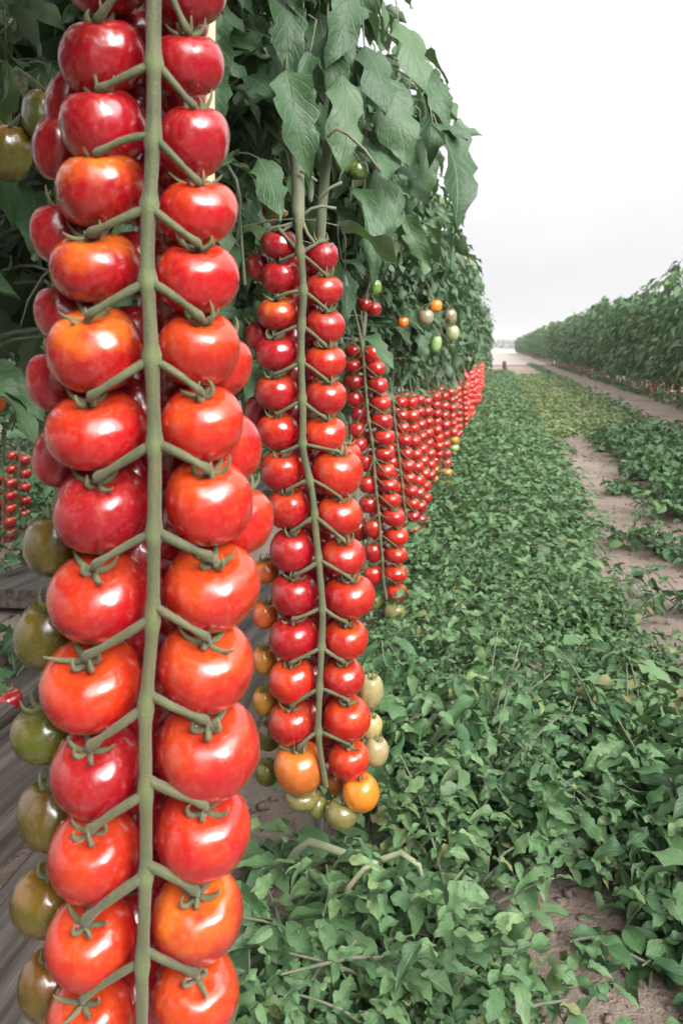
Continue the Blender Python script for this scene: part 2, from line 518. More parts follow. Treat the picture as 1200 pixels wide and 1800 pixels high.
board(-1.22, .3, 2.35, .26, .045, R(2), R(1.2), 'dark split board under the green tomatoes of the front truss')
board(-1.52, 2.6, 5.2, .30, .06, R(-5), R(-2), 'pale grey board lying below the small trusses at far left')

# ------------------------------------------------------------------ tomatoes
def tomato_mesh(name, nu, nv, hz, dip, lob, nl, seed, asym=.07):
    rr = random.Random(seed)
    p0 = rr.random() * 6
    ax, ay = rr.uniform(-asym, asym), rr.uniform(-asym, asym)
    V = []
    for j in range(nv + 1):
        th = math.pi * j / nv
        for i in range(nu):
            ph = 2 * math.pi * i / nu
            rad = math.sin(th) ** .92 if 0 < th < math.pi else 0
            top = math.exp(-(th / .75) ** 2)
            rad *= 1 + lob * math.cos(nl * ph + p0) * (0.35 + top) + .5 * lob * math.cos(3 * ph + 2 * p0)
            z = math.cos(th)
            z = hz * (abs(z) ** .93) * (1 if z > 0 else -1)
            z -= dip * math.exp(-(th / .40) ** 2) * (1 + .5 * lob * 8 * math.cos(nl * ph + p0))
            z += .05 * math.exp(-((math.pi - th) / .35) ** 2)
            V.append((rad * math.cos(ph) + ax * z, rad * math.sin(ph) + ay * z, z))
    f = [(j * nu + i, (j + 1) * nu + i, (j + 1) * nu + (i + 1) % nu, j * nu + (i + 1) % nu) for j in range(nv) for i in range(nu)]
    mb = MB(); mb.add(V, f)
    return mb.mesh(name, M['tomato'])
TOM_HI = [tomato_mesh('tomato', 44, 26, .84 + .035 * (i % 3), .20 + .05 * (i % 2), .008 + .009 * (i % 3), 4 + i % 4, i) for i in range(9)]
TOM_LO = [tomato_mesh('tomato', 22, 14, .86 + .02 * i, .20, .012, 5, 30 + i) for i in range(3)]
TOP_Z = .66     # stalk scar height in unit tomato

def calyx_mesh(seed, sides=5, segs=7):
    rr = random.Random(seed)
    mb = MB()
    n = rr.choice([5, 5, 6])
    for k in range(n):
        a = 2 * math.pi * (k + rr.uniform(-.25, .25)) / n
        L = rr.uniform(.55, .98)
        c1 = rr.uniform(1.0, 3.4)
        pts = []; p = np.array([.05 * math.cos(a), .05 * math.sin(a), TOP_Z + .01]); el = rr.uniform(.0, .25); az = a
        tw = rr.uniform(-.9, .9)
        for i in range(segs):
            pts.append(p.copy())
            p = p + L / segs * np.array([math.cos(el) * math.cos(az), math.cos(el) * math.sin(az), math.sin(el)])
            el += c1 / segs; az += tw / segs
        rad = np.array([.055, .074, .070, .060, .046, .032, .012][:segs])
        mb.tube(pts, rad, sides)
    mb.tube([(0, 0, TOP_Z - .06), (0, 0, TOP_Z + .03), (0, 0, TOP_Z + .10)], [.13, .11, .06], 8)
    return mb.mesh('calyx', M['calyx'])
CALYX = [calyx_mesh(i) for i in range(7)]
CALYX_LO = [calyx_mesh(50 + i, 4, 4) for i in range(3)]

RED = (.36, .004, .008, .20); RED2 = (.29, .002, .010, .05); ORRED = (.42, .008, .006, .27); SHO = (.33, .004, .008, .72)
ORANGE = (.66, .16, .015, .6); AMBER = (.38, .14, .015, .3); OLIVE = (.070, .072, .006, .06); OLIVER = (.085, .060, .006, .18)
LIME = (.33, .31, .12, .0); GREEN = (.17, .18, .05, .0); BROWNISH = (.40, .10, .018, .6)

class Truss:
    s_ped = .56
    def __init__(s, label, depth, rach, group='long red tomato trusses hanging along the left row', hi=True, rad=.0050, name='tomato_truss', rfwd=.022):
        s.d = depth; s.hi = hi; s.rad = rad
        top = P(rach[0][0], rach[0][1], depth)
        s.o = np.array(top)
        s.root = empty(name, top, label, 'tomato truss', group)
        s.mb = MB()
        s.rpx = np.array([(p[0], p[1]) for p in rach], float)
        s.rfwd = rfwd
        s.last = None
    def rach_at(s, y):
        x = np.interp(y, s.rpx[:, 1], s.rpx[:, 0])
        return P(x, y, s.d - s.rfwd)
    def build_rachis(s, nodes):
        ys = np.linspace(s.rpx[0, 1], s.rpx[-1, 1], 90)
        sx = np.interp(ys, s.rpx[:, 1], s.rpx[:, 0])
        k = np.ones(5) / 5
        sx = np.convolve(np.pad(sx, 2, mode='edge'), k, 'valid')
        pts = np.array([P(x, y, s.d - s.rfwd) for x, y in zip(sx, ys)])
        taper = np.linspace(1.08, .85, 90)
        bumpf = np.zeros(90)
        for n in nodes: bumpf = np.maximum(bumpf, np.exp(-((ys - n) / (.006 * F / s.d)) ** 2))
        wob = np.array([[mnoise.noise((q * .11, s.d, 1)), mnoise.noise((q * .11, s.d, 7)), 0] for q in range(90)]) * s.rad * .75
        rn = np.array([mnoise.noise((q * .35, s.d, 3)) for q in range(90)])
        s.mb.tube(pts - s.o + wob, s.rad * taper * (1 + .48 * bumpf + .10 * rn), 10 if s.hi else 6, .5 + .5 * bumpf)
    def tomato(s, x, y, wpx, hpx, col, dd=.008, node=None, tilt=(.0, .22), cal=True):
        """tomato at photo pixel, width/height in pixels; dd = depth behind the truss plane"""
        dep = s.d + dd
        c = P(x, y, dep)
        rw = .5 * wpx * dep / F; rh = .5 * hpx * dep / F
        axis = unit(UP + CR * tilt[0] + -CF * tilt[1] + np.array([random.uniform(-.06, .06), random.uniform(-.06, .06), 0]))
        q = Vector(axis).to_track_quat('Z', 'Y')
        me = random.choice(TOM_HI if s.hi else TOM_LO)
        o = link('tomato', me, s.root, Vector(c - s.o))
        o.rotation_mode = 'QUATERNION'
        from mathutils import Quaternion
        o.rotation_quaternion = q @ Quaternion((0, 0, 1), random.random() * 6.28)
        o.scale = (rw, rw, rh / .88)
        j = random.uniform(.86, 1.12)
        o.color = (col[0] * j, col[1] * random.uniform(.7, 1.4), col[2], col[3])
        if cal:
            cm = link('calyx', random.choice(CALYX if s.hi else CALYX_LO), o)
            cm.rotation_euler = (0, 0, random.random() * 6.28)
        top = c + axis * (TOP_Z + .06) * rh / .88
        if node is not None:
            n = s.rach_at(node - (22 if s.d < .7 and tilt[0] > 0 and node > 1000 else 0))
            tp_, hp_, td_ = proj(top)
            kn = P(float(tp_), float(hp_), dep - rw * .80) + UP * rw * .08 + unit(n - top) * rw * .04
            tt = np.linspace(0, 1, 9)[:, None]
            mid = (n + kn) / 2 - CF * rw * random.uniform(.10, .20) + UP * rw * random.uniform(-.08, .16) + CR * rw * random.uniform(-.06, .06)
            p1 = (1 - tt) ** 2 * n + 2 * tt * (1 - tt) * mid + tt ** 2 * kn
            t2 = np.linspace(.25, 1, 4)[:, None]
            ctrl = kn + (kn - mid) * .10
            p2 = (1 - t2) ** 2 * kn + 2 * t2 * (1 - t2) * ctrl + t2 ** 2 * top
            r0 = s.rad * s.s_ped * random.uniform(.85, 1.12)
            rr = np.concatenate([np.linspace(1.35, .98, 9) * r0, np.array([1.05, .95, 1.0, 1.1]) * r0])
            rr[1] = 1.18 * r0; rr[6] = r0 * .92; rr[7] = r0 * 1.1; rr[8] = r0 * 1.42; rr[9] = r0 * 1.22
            s.mb.tube(np.concatenate([p1, p2]) - s.o, rr, 8 if s.hi else 5)
        return o
    def finish(s):
        link('stem', s.mb.mesh('truss_stem', M['stem']), s.root)

# ---- the big truss in front
nodes1 = [-70, 108, 238, 363, 493, 630, 777, 933, 1085, 1240, 1393, 1540, 1690]
T1 = Truss('huge front truss of glossy red tomatoes, green ones behind it, over the grey boards', .636,
           [(276, -90), (274, 100), (269, 238), (263, 363), (261, 493), (264, 630), (271, 777), (273, 933), (267, 1085), (258, 1240), (260, 1393), (254, 1540), (249, 1690), (250, 1900)])
T1.build_rachis(nodes1)
L1 = [(186, -40, 150, 140, RED2), (180, 100, 150, 135, RED2), (182, 222, 150, 140, RED2), (176, 332, 156, 136, SHO), (168, 468, 160, 130, SHO), (167, 613, 166, 142, SHO), (169, 754, 176, 138, RED), (180, 893, 170, 144, RED2),
      (174, 1046, 176, 146, RED), (161, 1200, 176, 146, ORRED), (170, 1352, 160, 142, RED2), (166, 1501, 160, 152, RED), (160, 1652, 156, 146, ORRED), (158, 1790, 150, 140, ORRED)]
R1 = [(335, -20, 130, 130, RED2), (330, 112, 128, 120, RED2), (339, 248, 128, 132, RED2), (347, 372, 140, 116, RED), (347, 487, 146, 136, RED), (349, 612, 146, 136, ORRED), (355, 744, 146, 140, ORRED), (367, 880, 154, 142, ORRED),
      (372, 1030, 170, 138, ORRED), (362, 1168, 168, 142, ORRED), (366, 1314, 180, 152, RED), (357, 1459, 166, 152, RED), (347, 1606, 160, 152, SHO), (345, 1745, 150, 140, ORRED)]
def near_node(nodes, y):
    c = [n for n in nodes if n <= y - 4]
    return c[-1] if c else nodes[0]
for i, (x, y, a, b, c) in enumerate(L1):
    T1.tomato(x, y, a, b, c, random.uniform(.004, .012), near_node(nodes1, y - b * .36), (-.06, .38 + .22 * min(1, max(0, (y - 300) / 900))))
for i, (x, y, a, b, c) in enumerate(R1):
    T1.tomato(x, y, a, b, c, random.uniform(.004, .012), near_node(nodes1, y - b * .36), (.10, .38 + .22 * min(1, max(0, (y - 300) / 900))))
for (x, y, a, b, c, dd) in [(383, 640, 120, 122, ORRED, .045), (398, 786, 124, 132, ORRED, .045), (418, 912, 126, 128, ORRED, .05),
                            (108, 260, 100, 130, RED2, .05), (106, 410, 104, 118, RED2, .04), (116, 550, 108, 106, RED2, .04), (102, 668, 108, 118, RED2, .04), (112, 800, 106, 118, RED2, .04),
                            (103, 955, 120, 120, OLIVE, .045), (86, 1115, 118, 120, OLIVE, .045), (82, 1286, 120, 110, OLIVE, .04), (92, 1428, 120, 116, OLIVE, .04), (82, 1582, 122, 114, OLIVER, .04), (128, 180, 96, 120, RED2, .05), (85, 1730, 104, 110, OLIVER, .04)]:
    T1.tomato(x, y, a, b, c, dd, None, (random.uniform(-.3, .3), .05))
for k, y in enumerate(range(60, 1800, 128)):      # fruit filling the back of the truss
    T1.tomato(232 + 10 * (k % 2), y + 20, 130, 125, RED2, .060, None, (0, -.1), False)
    T1.tomato(304 - 6 * (k % 2), y - 30, 128, 125, RED2, .064, None, (0, -.1), False)
T1.finish()

# ---- the second truss
nodes2 = [445, 511, 571, 635, 703, 780, 842, 907, 985, 1067, 1138, 1210, 1285]
T2 = Truss('second long truss, red above and orange and pale green at its lower tip', 1.31,
           [(525, 385), (528, 445), (531, 511), (528, 571), (529, 635), (530, 703), (530, 780), (544, 842), (552, 907), (562, 985), (566, 1067), (565, 1138), (561, 1210), (559, 1285), (566, 1340), (575, 1385)], rad=.0053)
T2.s_ped = .46
T2.build_rachis(nodes2)
L2 = [(491, 428, 68, 56, RED2), (492, 486, 70, 60, RED2), (488, 550, 74, 62, SHO), (486, 619, 79, 66, RED2), (486, 688, 77, 68, RED), (488, 757, 75, 66, RED), (495, 826, 80, 70, RED), (506, 892, 76, 70, RED),
      (513, 966, 78, 76, RED2), (517, 1043, 84, 78, RED2), (516, 1120, 88, 76, RED2), (513, 1195, 82, 74, ORRED), (512, 1270, 82, 76, RED), (526, 1348, 90, 86, BROWNISH)]
R2 = [(565, 450, 60, 62, RED2), (569, 509, 68, 62, RED), (571, 572, 72, 66, RED), (571, 635, 75, 64, ORRED), (572, 697, 75, 66, RED), (570, 761, 78, 64, ORRED), (592, 829, 92, 84, ORRED), (596, 904, 82, 70, ORRED),
      (603, 977, 80, 67, RED), (614, 1047, 92, 76, RED), (608, 1122, 80, 70, ORRED), (603, 1190, 76, 68, RED), (610, 1262, 84, 78, ORRED), (613, 1335, 72, 68, ORRED)]
for (x, y, a, b, c) in L2: T2.tomato(x, y, a, b, c, random.uniform(.004, .012), near_node(nodes2, y - b * .36), (-.05, .30))
for (x, y, a, b, c) in R2: T2.tomato(x, y, a, b, c, random.uniform(.004, .012), near_node(nodes2, y - b * .36), (.06, .30))
for (x, y, a, b, c, dd) in [(605, 803, 62, 62, RED, .05), (634, 1393, 66, 66, ORANGE, .0), (651, 1214, 46, 64, LIME, .05), (652, 1277, 40, 48, LIME, .05), (660, 1321, 46, 56, LIME, .04),
                            (456, 468, 44, 52, RED2, .04), (455, 590, 48, 58, RED2, .04), (452, 720, 44, 54, RED2, .05), (468, 1003, 46, 46, BROWNISH, .05), (466, 1080, 46, 50, BROWNISH, .05), (465, 1160, 46, 54, AMBER, .05),
                            (467, 1232, 46, 56, AMBER, .05), (474, 1292, 46, 58, OLIVE, .05), (470, 1357, 44, 46, OLIVE, .05), (590, 1372, 42, 46, AMBER, .05),
                            (530, 1400, 64, 42, GREEN, .02), (558, 1416, 38, 42, GREEN, .03), (600, 1430, 58, 52, GREEN, .0)]:
    T2.tomato(x, y, a, b, c, dd, None, (random.uniform(-.2, .2), .12))
for k, y in enumerate(range(460, 1330, 66)):
    xx = np.interp(y, T2.rpx[:, 1], T2.rpx[:, 0])
    T2.tomato(xx - 12, y, 66, 62, RED2, .062, None, (0, 0), False)
    T2.tomato(xx + 14, y + 30, 66, 62, RED2, .066, None, (0, 0), False)
T2.finish()

# ---- third truss
nodes3 = [612, 642, 680, 707, 740, 772, 805, 837, 868, 903, 940, 983, 1013, 1045]
T3 = Truss('third truss, thin curved stem over small red fruit with one green at the tip', 2.70,
           [(606, 470), (622, 540), (634, 590), (640, 642), (644, 707), (654, 772), (659, 837), (666, 903), (672, 983), (674, 1020), (680, 1055)], rad=.0046)
T3.s_ped = .42
T3.build_rachis(nodes3)
Lt = [(620, 617, 30, 28), (618, 644, 33, 29), (620, 671, 36, 30), (622, 700, 32, 30), (630, 727, 28, 28), (627, 755, 31, 28), (630, 781, 33, 29), (642, 813, 30, 34), (645, 851, 30, 33), (647, 886, 33, 31), (655, 928, 32, 35), (656, 971, 32, 37), (655, 1010, 34, 36)]
Rt = [(654, 622, 32, 34), (660, 647, 35, 29), (664, 677, 36, 30), (669, 708, 37, 30), (671, 739, 39, 31), (675, 768, 40, 30), (675, 798, 37, 29), (677, 827, 36, 28), (682, 852, 37, 27), (686, 879, 38, 29), (692, 909, 42, 32), (697, 942, 43, 34), (696, 975, 41, 31), (695, 1008, 41, 33), (697, 1041, 39, 32)]
for (x, y, a, b) in Lt: T3.tomato(x, y, a, b, random.choice([RED, RED2, RED]), random.uniform(.0, .015), near_node(nodes3, y - 12), (-.05, .1))
for (x, y, a, b) in Rt: T3.tomato(x, y, a, b, random.choice([RED, ORRED]), random.uniform(.0, .015), near_node(nodes3, y - 12), (.05, .1))
T3.tomato(694, 1075, 38, 34, LIME, .0, None); T3.tomato(661, 1058, 24, 30, LIME, .05, None)
T3.tomato(632, 930, 40, 42, RED, .06, None); T3.tomato(668, 700, 30, 30, RED2, .06, None)
for k, y in enumerate(range(640, 1020, 33)):
    xx = np.interp(y, T3.rpx[:, 1], T3.rpx[:, 0])
    T3.tomato(xx, y, 34, 32, RED2, .06, None, (0, 0), False)
T3.finish()

# ---- mid-distance trusses: two columns of fruit down a slanting stem
def gen_truss(label, depth, p0, p1, n, wpx, tip, group='long red tomato trusses hanging along the left row', rad=.0048, cols=2, redset=(RED, ORRED, RED)):
    nodes = list(np.linspace(p0[1] + 4, p1[1] - 14, n))
    t = Truss(label, depth, [(p0[0] - 3, p0[1] - 26), p0, ((p0[0] + p1[0]) / 2, (p0[1] + p1[1]) / 2 + 2), p1], group, False, rad)
    t.s_ped = .42
    t.build_rachis(nodes)
    for i in range(n):
        for sgn in (-1, 1):
            f = (i + (.5 if sgn > 0 else .2)) / n
            y = p0[1] + (p1[1] - p0[1]) * f + 6
            x = np.interp(y, t.rpx[:, 1], t.rpx[:, 0])
            c = random.choice(redset)
            if f > .80: c = random.choice(tip)
            s_ = wpx * random.uniform(.88, 1.1)
            t.tomato(x + sgn * wpx * .52 + random.uniform(-1, 1), y, s_, s_ * .85, c, random.uniform(-.005, .02), near_node(nodes, y - wpx * .4), (.05 * sgn, .1))
        if i % 2 == 0:
            y = nodes[i] + 8
            t.tomato(np.interp(y, t.rpx[:, 1], t.rpx[:, 0]), y, wpx, wpx * .85, RED2, .05, None, (0, 0), False)
    t.finish()
    return t
gen_truss('fourth truss along the row, slanting beside the third with a bare green stem end', 3.9, (706, 690), (728, 940), 11, 26, (RED, ORRED))
gen_truss('fifth truss, fully red, half hidden between the fourth and the next', 4.5, (736, 690), (744, 838), 8, 23, (ORRED, RED))
gen_truss('sixth truss with yellow fruit at its tip, hanging just above the weeds', 5.1, (768, 682), (776, 850), 10, 20, (ORANGE, AMBER))
gen_truss('seventh truss, shorter, with pale yellow fruit at its tip, right of the sixth', 5.9, (782, 676), (790, 788), 8, 17, (ORANGE, LIME))
gen_truss('eighth truss, small red fruit, just past the one with pale yellow tip', 7.0, (796, 672), (801, 760), 8, 14, (RED, ORRED))
gen_truss('ninth truss, first of the distant pale red ones', 8.0, (808, 671), (812, 745), 8, 12.5, (RED, ORRED))
gen_truss('red truss squeezed behind the fourth and fifth trusses', 4.3, (722, 686), (735, 880), 9, 24, (RED, ORRED))
gen_truss('red truss half hidden behind the fifth and sixth trusses', 4.9, (752, 684), (760, 800), 8, 21, (RED, RED))
gen_truss('deep red truss peeping out between the third and fourth trusses', 3.6, (688, 690), (716, 935), 11, 26, (RED, RED2))
gen_truss('red truss between the seventh and eighth, partly covered', 6.6, (790, 674), (794, 765), 7, 15, (RED, RED))
# far ones: one mesh each, fruit too small to part
def far_truss_mesh(seed):
    rr = random.Random(seed)
    mb = MB()
    tv = np.array([v.co[:] for v in TOM_LO[0].vertices]); tf = np.array([p.vertices[:] for p in TOM_LO[0].polygons])
    n = 7
    for i in range(n):
        for sg in (-1, 0, 1):
            r_ = .041
            mb.add(tv * r_ + np.array([sg * .032 + rr.uniform(-.01, .01), rr.uniform(-.03, .03), -.04 - i * .062 + rr.uniform(-.015, .015)]), tf)
    mb.tube([(0, -.03, .2), (0, -.04, -.1), (.01, -.04, -.45)], [.005, .005, .004], 5, m=1)
    return mb.mesh('far_truss', [M['tomato'], M['stem']])
FARM = [far_truss_mesh(i) for i in range(3)]
y = 8.2
k = 0
while y < 17:
    o = link('tomato_truss', FARM[k % 3], None, (-.33 + random.uniform(-.09, .06), y, random.uniform(.58, .67)))
    o.scale = (1.05, 1.05, random.uniform(.8, 1.25))
    o.rotation_euler = (0, 0, random.random() * 6)
    o.color = random.choice([(.60, .03, .03, .3), (.62, .05, .03, .5), (.56, .02, .02, .2)])
    tag(o, 'distant red truss in the thick fringe under the end of the left row', 'tomato truss', 'far red trusses under the left row')
    y += random.uniform(.13, .22); k += 1

# ---- trusses hanging at far left and young fruit in the leaves
gen_truss('small dark red truss at the left edge, cut by the frame', 3.9, (6, 832), (4, 1010), 8, 24, (RED, RED), 'small trusses at far left')
gen_truss('small red truss at far left right of the cut one, orange at its tip', 4.05, (34, 790), (28, 1030), 10, 22, (ORRED, BROWNISH), 'small trusses at far left')
def sprig(label, depth, stem, fruits, hi=False):
    t = Truss(label, depth, stem, 'young fruit hanging among the leaves of the left row', hi, .0032, 'young_truss', 0)
    t.build_rachis([])
    for (x, y, a, b, c) in fruits:
        nd = near_node([p[1] for p in stem], y - b * .4)
        t.tomato(x, y, a, b, c, random.uniform(.0, .02), nd, (random.uniform(-.2, .2), .1))
    t.finish()
sprig('pair of striped green tomatoes under the big drooping leaves by the thick stem', 1.62, [(585, 205), (600, 235), (616, 252), (622, 268)], [(603, 279, 40, 52, (.13, .16, .05, 0)), (630, 299, 36, 36, (.14, .17, .05, 0))], True)
sprig('small dark green tomato above a red one right of the second truss', 2.4, [(640, 440), (648, 465), (655, 482)], [(657, 504, 27, 31, (.16, .24, .06, 0)), (640, 535, 26, 26, RED), (656, 543, 28, 26, RED)])
sprig('pale green tomato beside a small orange one in the leaf wall', 3.2, [(752, 500), (756, 520), (760, 530)], [(748, 557, 29, 30, (.28, .33, .15, 0)), (765, 537, 24, 24, ORANGE), (708, 566, 20, 20, ORANGE)])
sprig('two pale unripe tomatoes low in the leaf wall near its lower fringe', 3.6, [(784, 530), (786, 545), (786, 552)], [(791, 556, 24, 30, (.22, .27, .12, 0)), (795, 585, 24, 30, (.30, .33, .16, 0)), (766, 604, 20, 32, (.26, .32, .13, 0))])
sprig('shaded olive tomatoes at the upper left corner beside the front truss', .98, [(30, 120), (45, 170), (40, 200)], [(14, 268, 84, 104, (.10, .09, .012, .3)), (76, 200, 74, 96, (.07, .085, .014, .2))], True)
sprig('yellow and pink young tomatoes in the leaves left of the second truss top', 1.75, [(476, 300), (474, 330), (476, 350)], [(472, 374, 34, 44, AMBER), (496, 372, 22, 20, (.6, .3, .18, 0)), (499, 236, 36, 46, BROWNISH)], True)
sprig('small orange tomato at the left edge level with the middle of the front truss', 1.5, [(-6, 640), (-4, 670), (-2, 680)], [(-4, 704, 28, 46, ORANGE)], True)

# ------------------------------------------------------------------ stake
mb = MB()
sp_ = P(366, 640, .74)
mb.tube([(sp_[0], sp_[1], z) for z in np.linspace(0, 1.7, 18)], [.0058 * (1 + .15 * (i % 4 == 0)) for i in range(18)], 10)
tag(link('bamboo_stake', mb.mesh('bamboo_stake', M['stake'])), 'pale bamboo stake standing behind the right column of the front truss', 'stake')

# ------------------------------------------------------------------ left row plants
def blocked(p):
    """keep leaves from growing between the path and the hanging trusses"""
    x, y, d = proj(p)
    bad = (d > 0) & (d < .92) & (x > -150) & (x < 1350) & (y > -160) & (y < 1950)
    bad |= (d > 0) & (d < 1.32) & (x > 560) & (x < 1350) & (y > -160) & (y < 1950)
    bad |= (d > 0) & (x > 425) & (x < 700) & (y > 385) & (d < 1.50)
    bad |= (d > 0) & (x > 505) & (x < 560) & (y > 205) & (y < 420) & (d < 1.35)
    bad |= (d > 0) & (x > 590) & (x < 740) & (y > 560) & (d < 2.85)
    bad |= (d > 0) & (x > 690) & (x < 870) & (y > 655) & (d < 12) & (np.asarray(p)[..., 0] > -.46)
    bad |= (x > 20) & (x < 480) & (y > -160) & (d > 0) & (d < .98)
    bad |= (d > 0) & (x < 130) & (y > 760) & (d < 4.9)
    bad |= (d > 0) & (x > 560) & (x < 660) & (y > 240) & (y < 330) & (d < 1.66)
    bad |= (d > 0) & (x > 630) & (x < 815) & (y > 485) & (y < 625) & (d < 3.3)
    return bad
def compound(mbL, mbS, base, az, el, L, origin, test, tm, lsz=1.0, npair=3):
    """one tomato leaf: drooping stalk with lobed leaflets"""
    d = np.array([math.cos(az) * math.cos(el), math.sin(az) * math.cos(el), math.sin(el)])
    n = 7
    pts = []; p = np.array(base, float); e = el
    curl = random.uniform(.7, 1.9)
    for i in range(n + 1):
        pts.append(p.copy())
        p = p + L / n * np.array([math.cos(az) * math.cos(e), math.sin(az) * math.cos(e), math.sin(e)])
        e -= curl / n
    pts = np.array(pts)
    if test and blocked(pts[[2, 5, 7]] + origin).any(): return
    side = np.array([-math.sin(az), math.cos(az), 0])
    pos = []; dr = []; nr = []; sz = []
    def put(t, s, size):
        i = min(n - 1, int(t * n)); q = pts[i] + (pts[i + 1] - pts[i]) * (t * n - i)
        tg = unit(pts[i + 1] - pts[i])
        dd = unit(tg * (.55 if s else 1) + side * s * 1.0 + np.array([0, 0, -random.uniform(.05, .75)]) + rng.normal(0, .18, 3))
        nn = unit(UP * 1.0 + rng.normal(0, .45, 3) + tg * .35)
        pos.append(q); dr.append(dd); nr.append(nn); sz.append(size)
    for k in range(npair):
        t = .35 + .55 * k / npair
        for s in (-1, 1):
            put(t + random.uniform(-.04, .04), s, L * random.uniform(.26, .40) * lsz)
    put(1.0, 0, L * random.uniform(.38, .52) * lsz)
    pos = np.array(pos); dr = np.array(dr); nr = np.array(nr); sz = np.array(sz)
    if test:
        ok = ~(blocked(pos + origin) | blocked(pos + dr * sz[:, None] + origin))
        pos, dr, nr, sz = pos[ok], dr[ok], nr[ok], sz[ok]
    r0 = min(1, max(0, random.gauss(.45, .2)))
    rr = np.clip(r0 + rng.normal(0, .1, len(pos)), 0, 1)
    mbL.leaves(pos, dr, nr, sz, tm, r=rr)
    if mbS is not None: mbS.tube(pts, np.linspace(.0030, .0014, n + 1), 4)
def row_plant(origin, zb, zt, nleaf, test, tm, L=(.26, .42), npair=3, vines=4, lean=.04, halfw=1.0):
    """stem and foliage meshes of one trained tomato plant, relative to its foot"""
    origin = np.array(origin, float)
    mbL, mbS = MB(), MB()
    zs = np.linspace(0, zt - .05, 14)
    a0 = random.random() * 6
    sx = lean * np.sin(zs * 2.3 + a0); sy = lean * np.cos(zs * 1.9 + a0)
    sx -= sx[0]; sy -= sy[0]
    mbS.tube(np.stack([sx, sy, zs], 1), np.linspace(.0105, .006, 14), 8)
    for i in range(nleaf):
        z = zb + .08 + (zt - zb - .12) * random.random() ** .9
        b = (np.interp(z, zs, sx), np.interp(z, zs, sy), z)
        compound(mbL, mbS, b, random.random() * 6.283, random.uniform(-.1, .9), random.uniform(*L) * halfw, origin, test, tm, npair=npair)
    for i in range(vines):       # thin bare shoots hanging below the leaves
        z = random.uniform(zb, zb + .3); a = random.random() * 6.28
        p = np.array([np.interp(z, zs, sx), np.interp(z, zs, sy), z]); e = .4; pts = []
        for q in range(9):
            pts.append(p.copy()); p = p + .045 * np.array([math.cos(a) * math.cos(e), math.sin(a) * math.cos(e), math.sin(e)]); e -= .24; a += random.uniform(-.3, .3)
        pts = np.array(pts)
        if test and blocked(pts + origin).any(): continue
        mbS.tube(pts, np.linspace(.0032, .0016, 9), 5)
    return mbS, mbL
near_labels = {
    0: 'shaded tomato plant rising behind the front truss at upper left',
    1: 'tomato plant with dark leaves between the front truss and the second truss',
    2: 'tomato plant just behind the top of the second truss',
    3: 'tomato plant carrying the large leaves right of the second truss',
    4: 'tomato plant above the third truss with lobed leaves against the sky',
    5: 'tomato plant behind the pale green and orange tomatoes of the leaf wall',
    6: 'tomato plant above the fourth truss in the leaf wall',
    7: 'tomato plant above the sixth truss in the leaf wall',
}
ROWX = -.52
shared2 = []
for q in range(2):
    s_, l_ = row_plant((0, 0, 0), .30, 1.80, 120, False, T_TOM, (.20, .34))
    shared2.append((s_.mesh('plant_stem', M['vine']), l_.mesh('plant_foliage', M['leaf'])))
yk = 1.35
k = 1
shared = None
while yk < 34:
    x = ROWX + random.uniform(-.05, .05) - (.08 if k == 2 else 0)
    if k < 9:
        s_, l_ = row_plant((x, yk, 0), .80 if yk < 2.2 else .62, 1.86, 190 if k > 1 else 130, True, T_TOM, (.15, .29))
        stm, lfm = s_.mesh('plant_stem', M['vine']), l_.mesh('plant_foliage', M['leaf'])
    else:
        if shared is None:
            shared = []
            for q in range(5):
                s_, l_ = row_plant((0, 0, 0), .62, 1.80, 135, False, T_TOM, (.17, .31))
                shared.append((s_.mesh('plant_stem', M['vine']), l_.mesh('plant_foliage', M['leaf'])))
        stm, lfm = shared[k % 5] if yk < 15.5 else shared2[k % 2]
    o = empty('tomato_plant', (x, yk, 0), near_labels.get(k, 'tall tomato plant in the receding leaf wall of the left row'), 'tomato plant', 'tomato plants of the left row')
    if k >= 9:
        o.rotation_euler = (0, 0, random.random() * 6.28)
        s2 = random.uniform(.93, 1.05); o.scale = (s2, s2, s2)
    link('stem', stm, o); link('foliage', lfm, o)
    yk += .40 if yk < 12 else .5
    k += 1
for k, yk in enumerate([.55, .15, -.25, -.7, -1.15, -1.6, -2.1, -2.6, -3.1, -3.7]):
    x = -.66 + random.uniform(-.05, .05)
    s_, l_ = row_plant((x, yk, 0), .35, 1.9, 70, True, T_TOM, (.24, .42), vines=0, halfw=.95)
    o = empty('tomato_plant', (x, yk, 0), 'tomato plant of the left row beside or behind the viewer', 'tomato plant', 'tomato plants of the left row')
    link('stem', s_.mesh('plant_stem', M['vine']), o); link('foliage', l_.mesh('plant_foliage', M['leaf']), o)
# second row, further left
k = 0
yk = 2.6
while yk < 16:
    o = empty('tomato_plant', (-3.25 + random.uniform(-.1, .1), yk, 0), 'tomato plant of the row beyond, behind the grey boards at far left', 'tomato plant', 'tomato plants of the row at far left')
    o.rotation_euler = (0, 0, random.random() * 6.28); o.scale = (1.25, 1.25, 1.02)
    stm, lfm = shared2[k % 2]
    link('stem', stm, o); link('foliage', lfm, o)
    yk += .45; k += 1
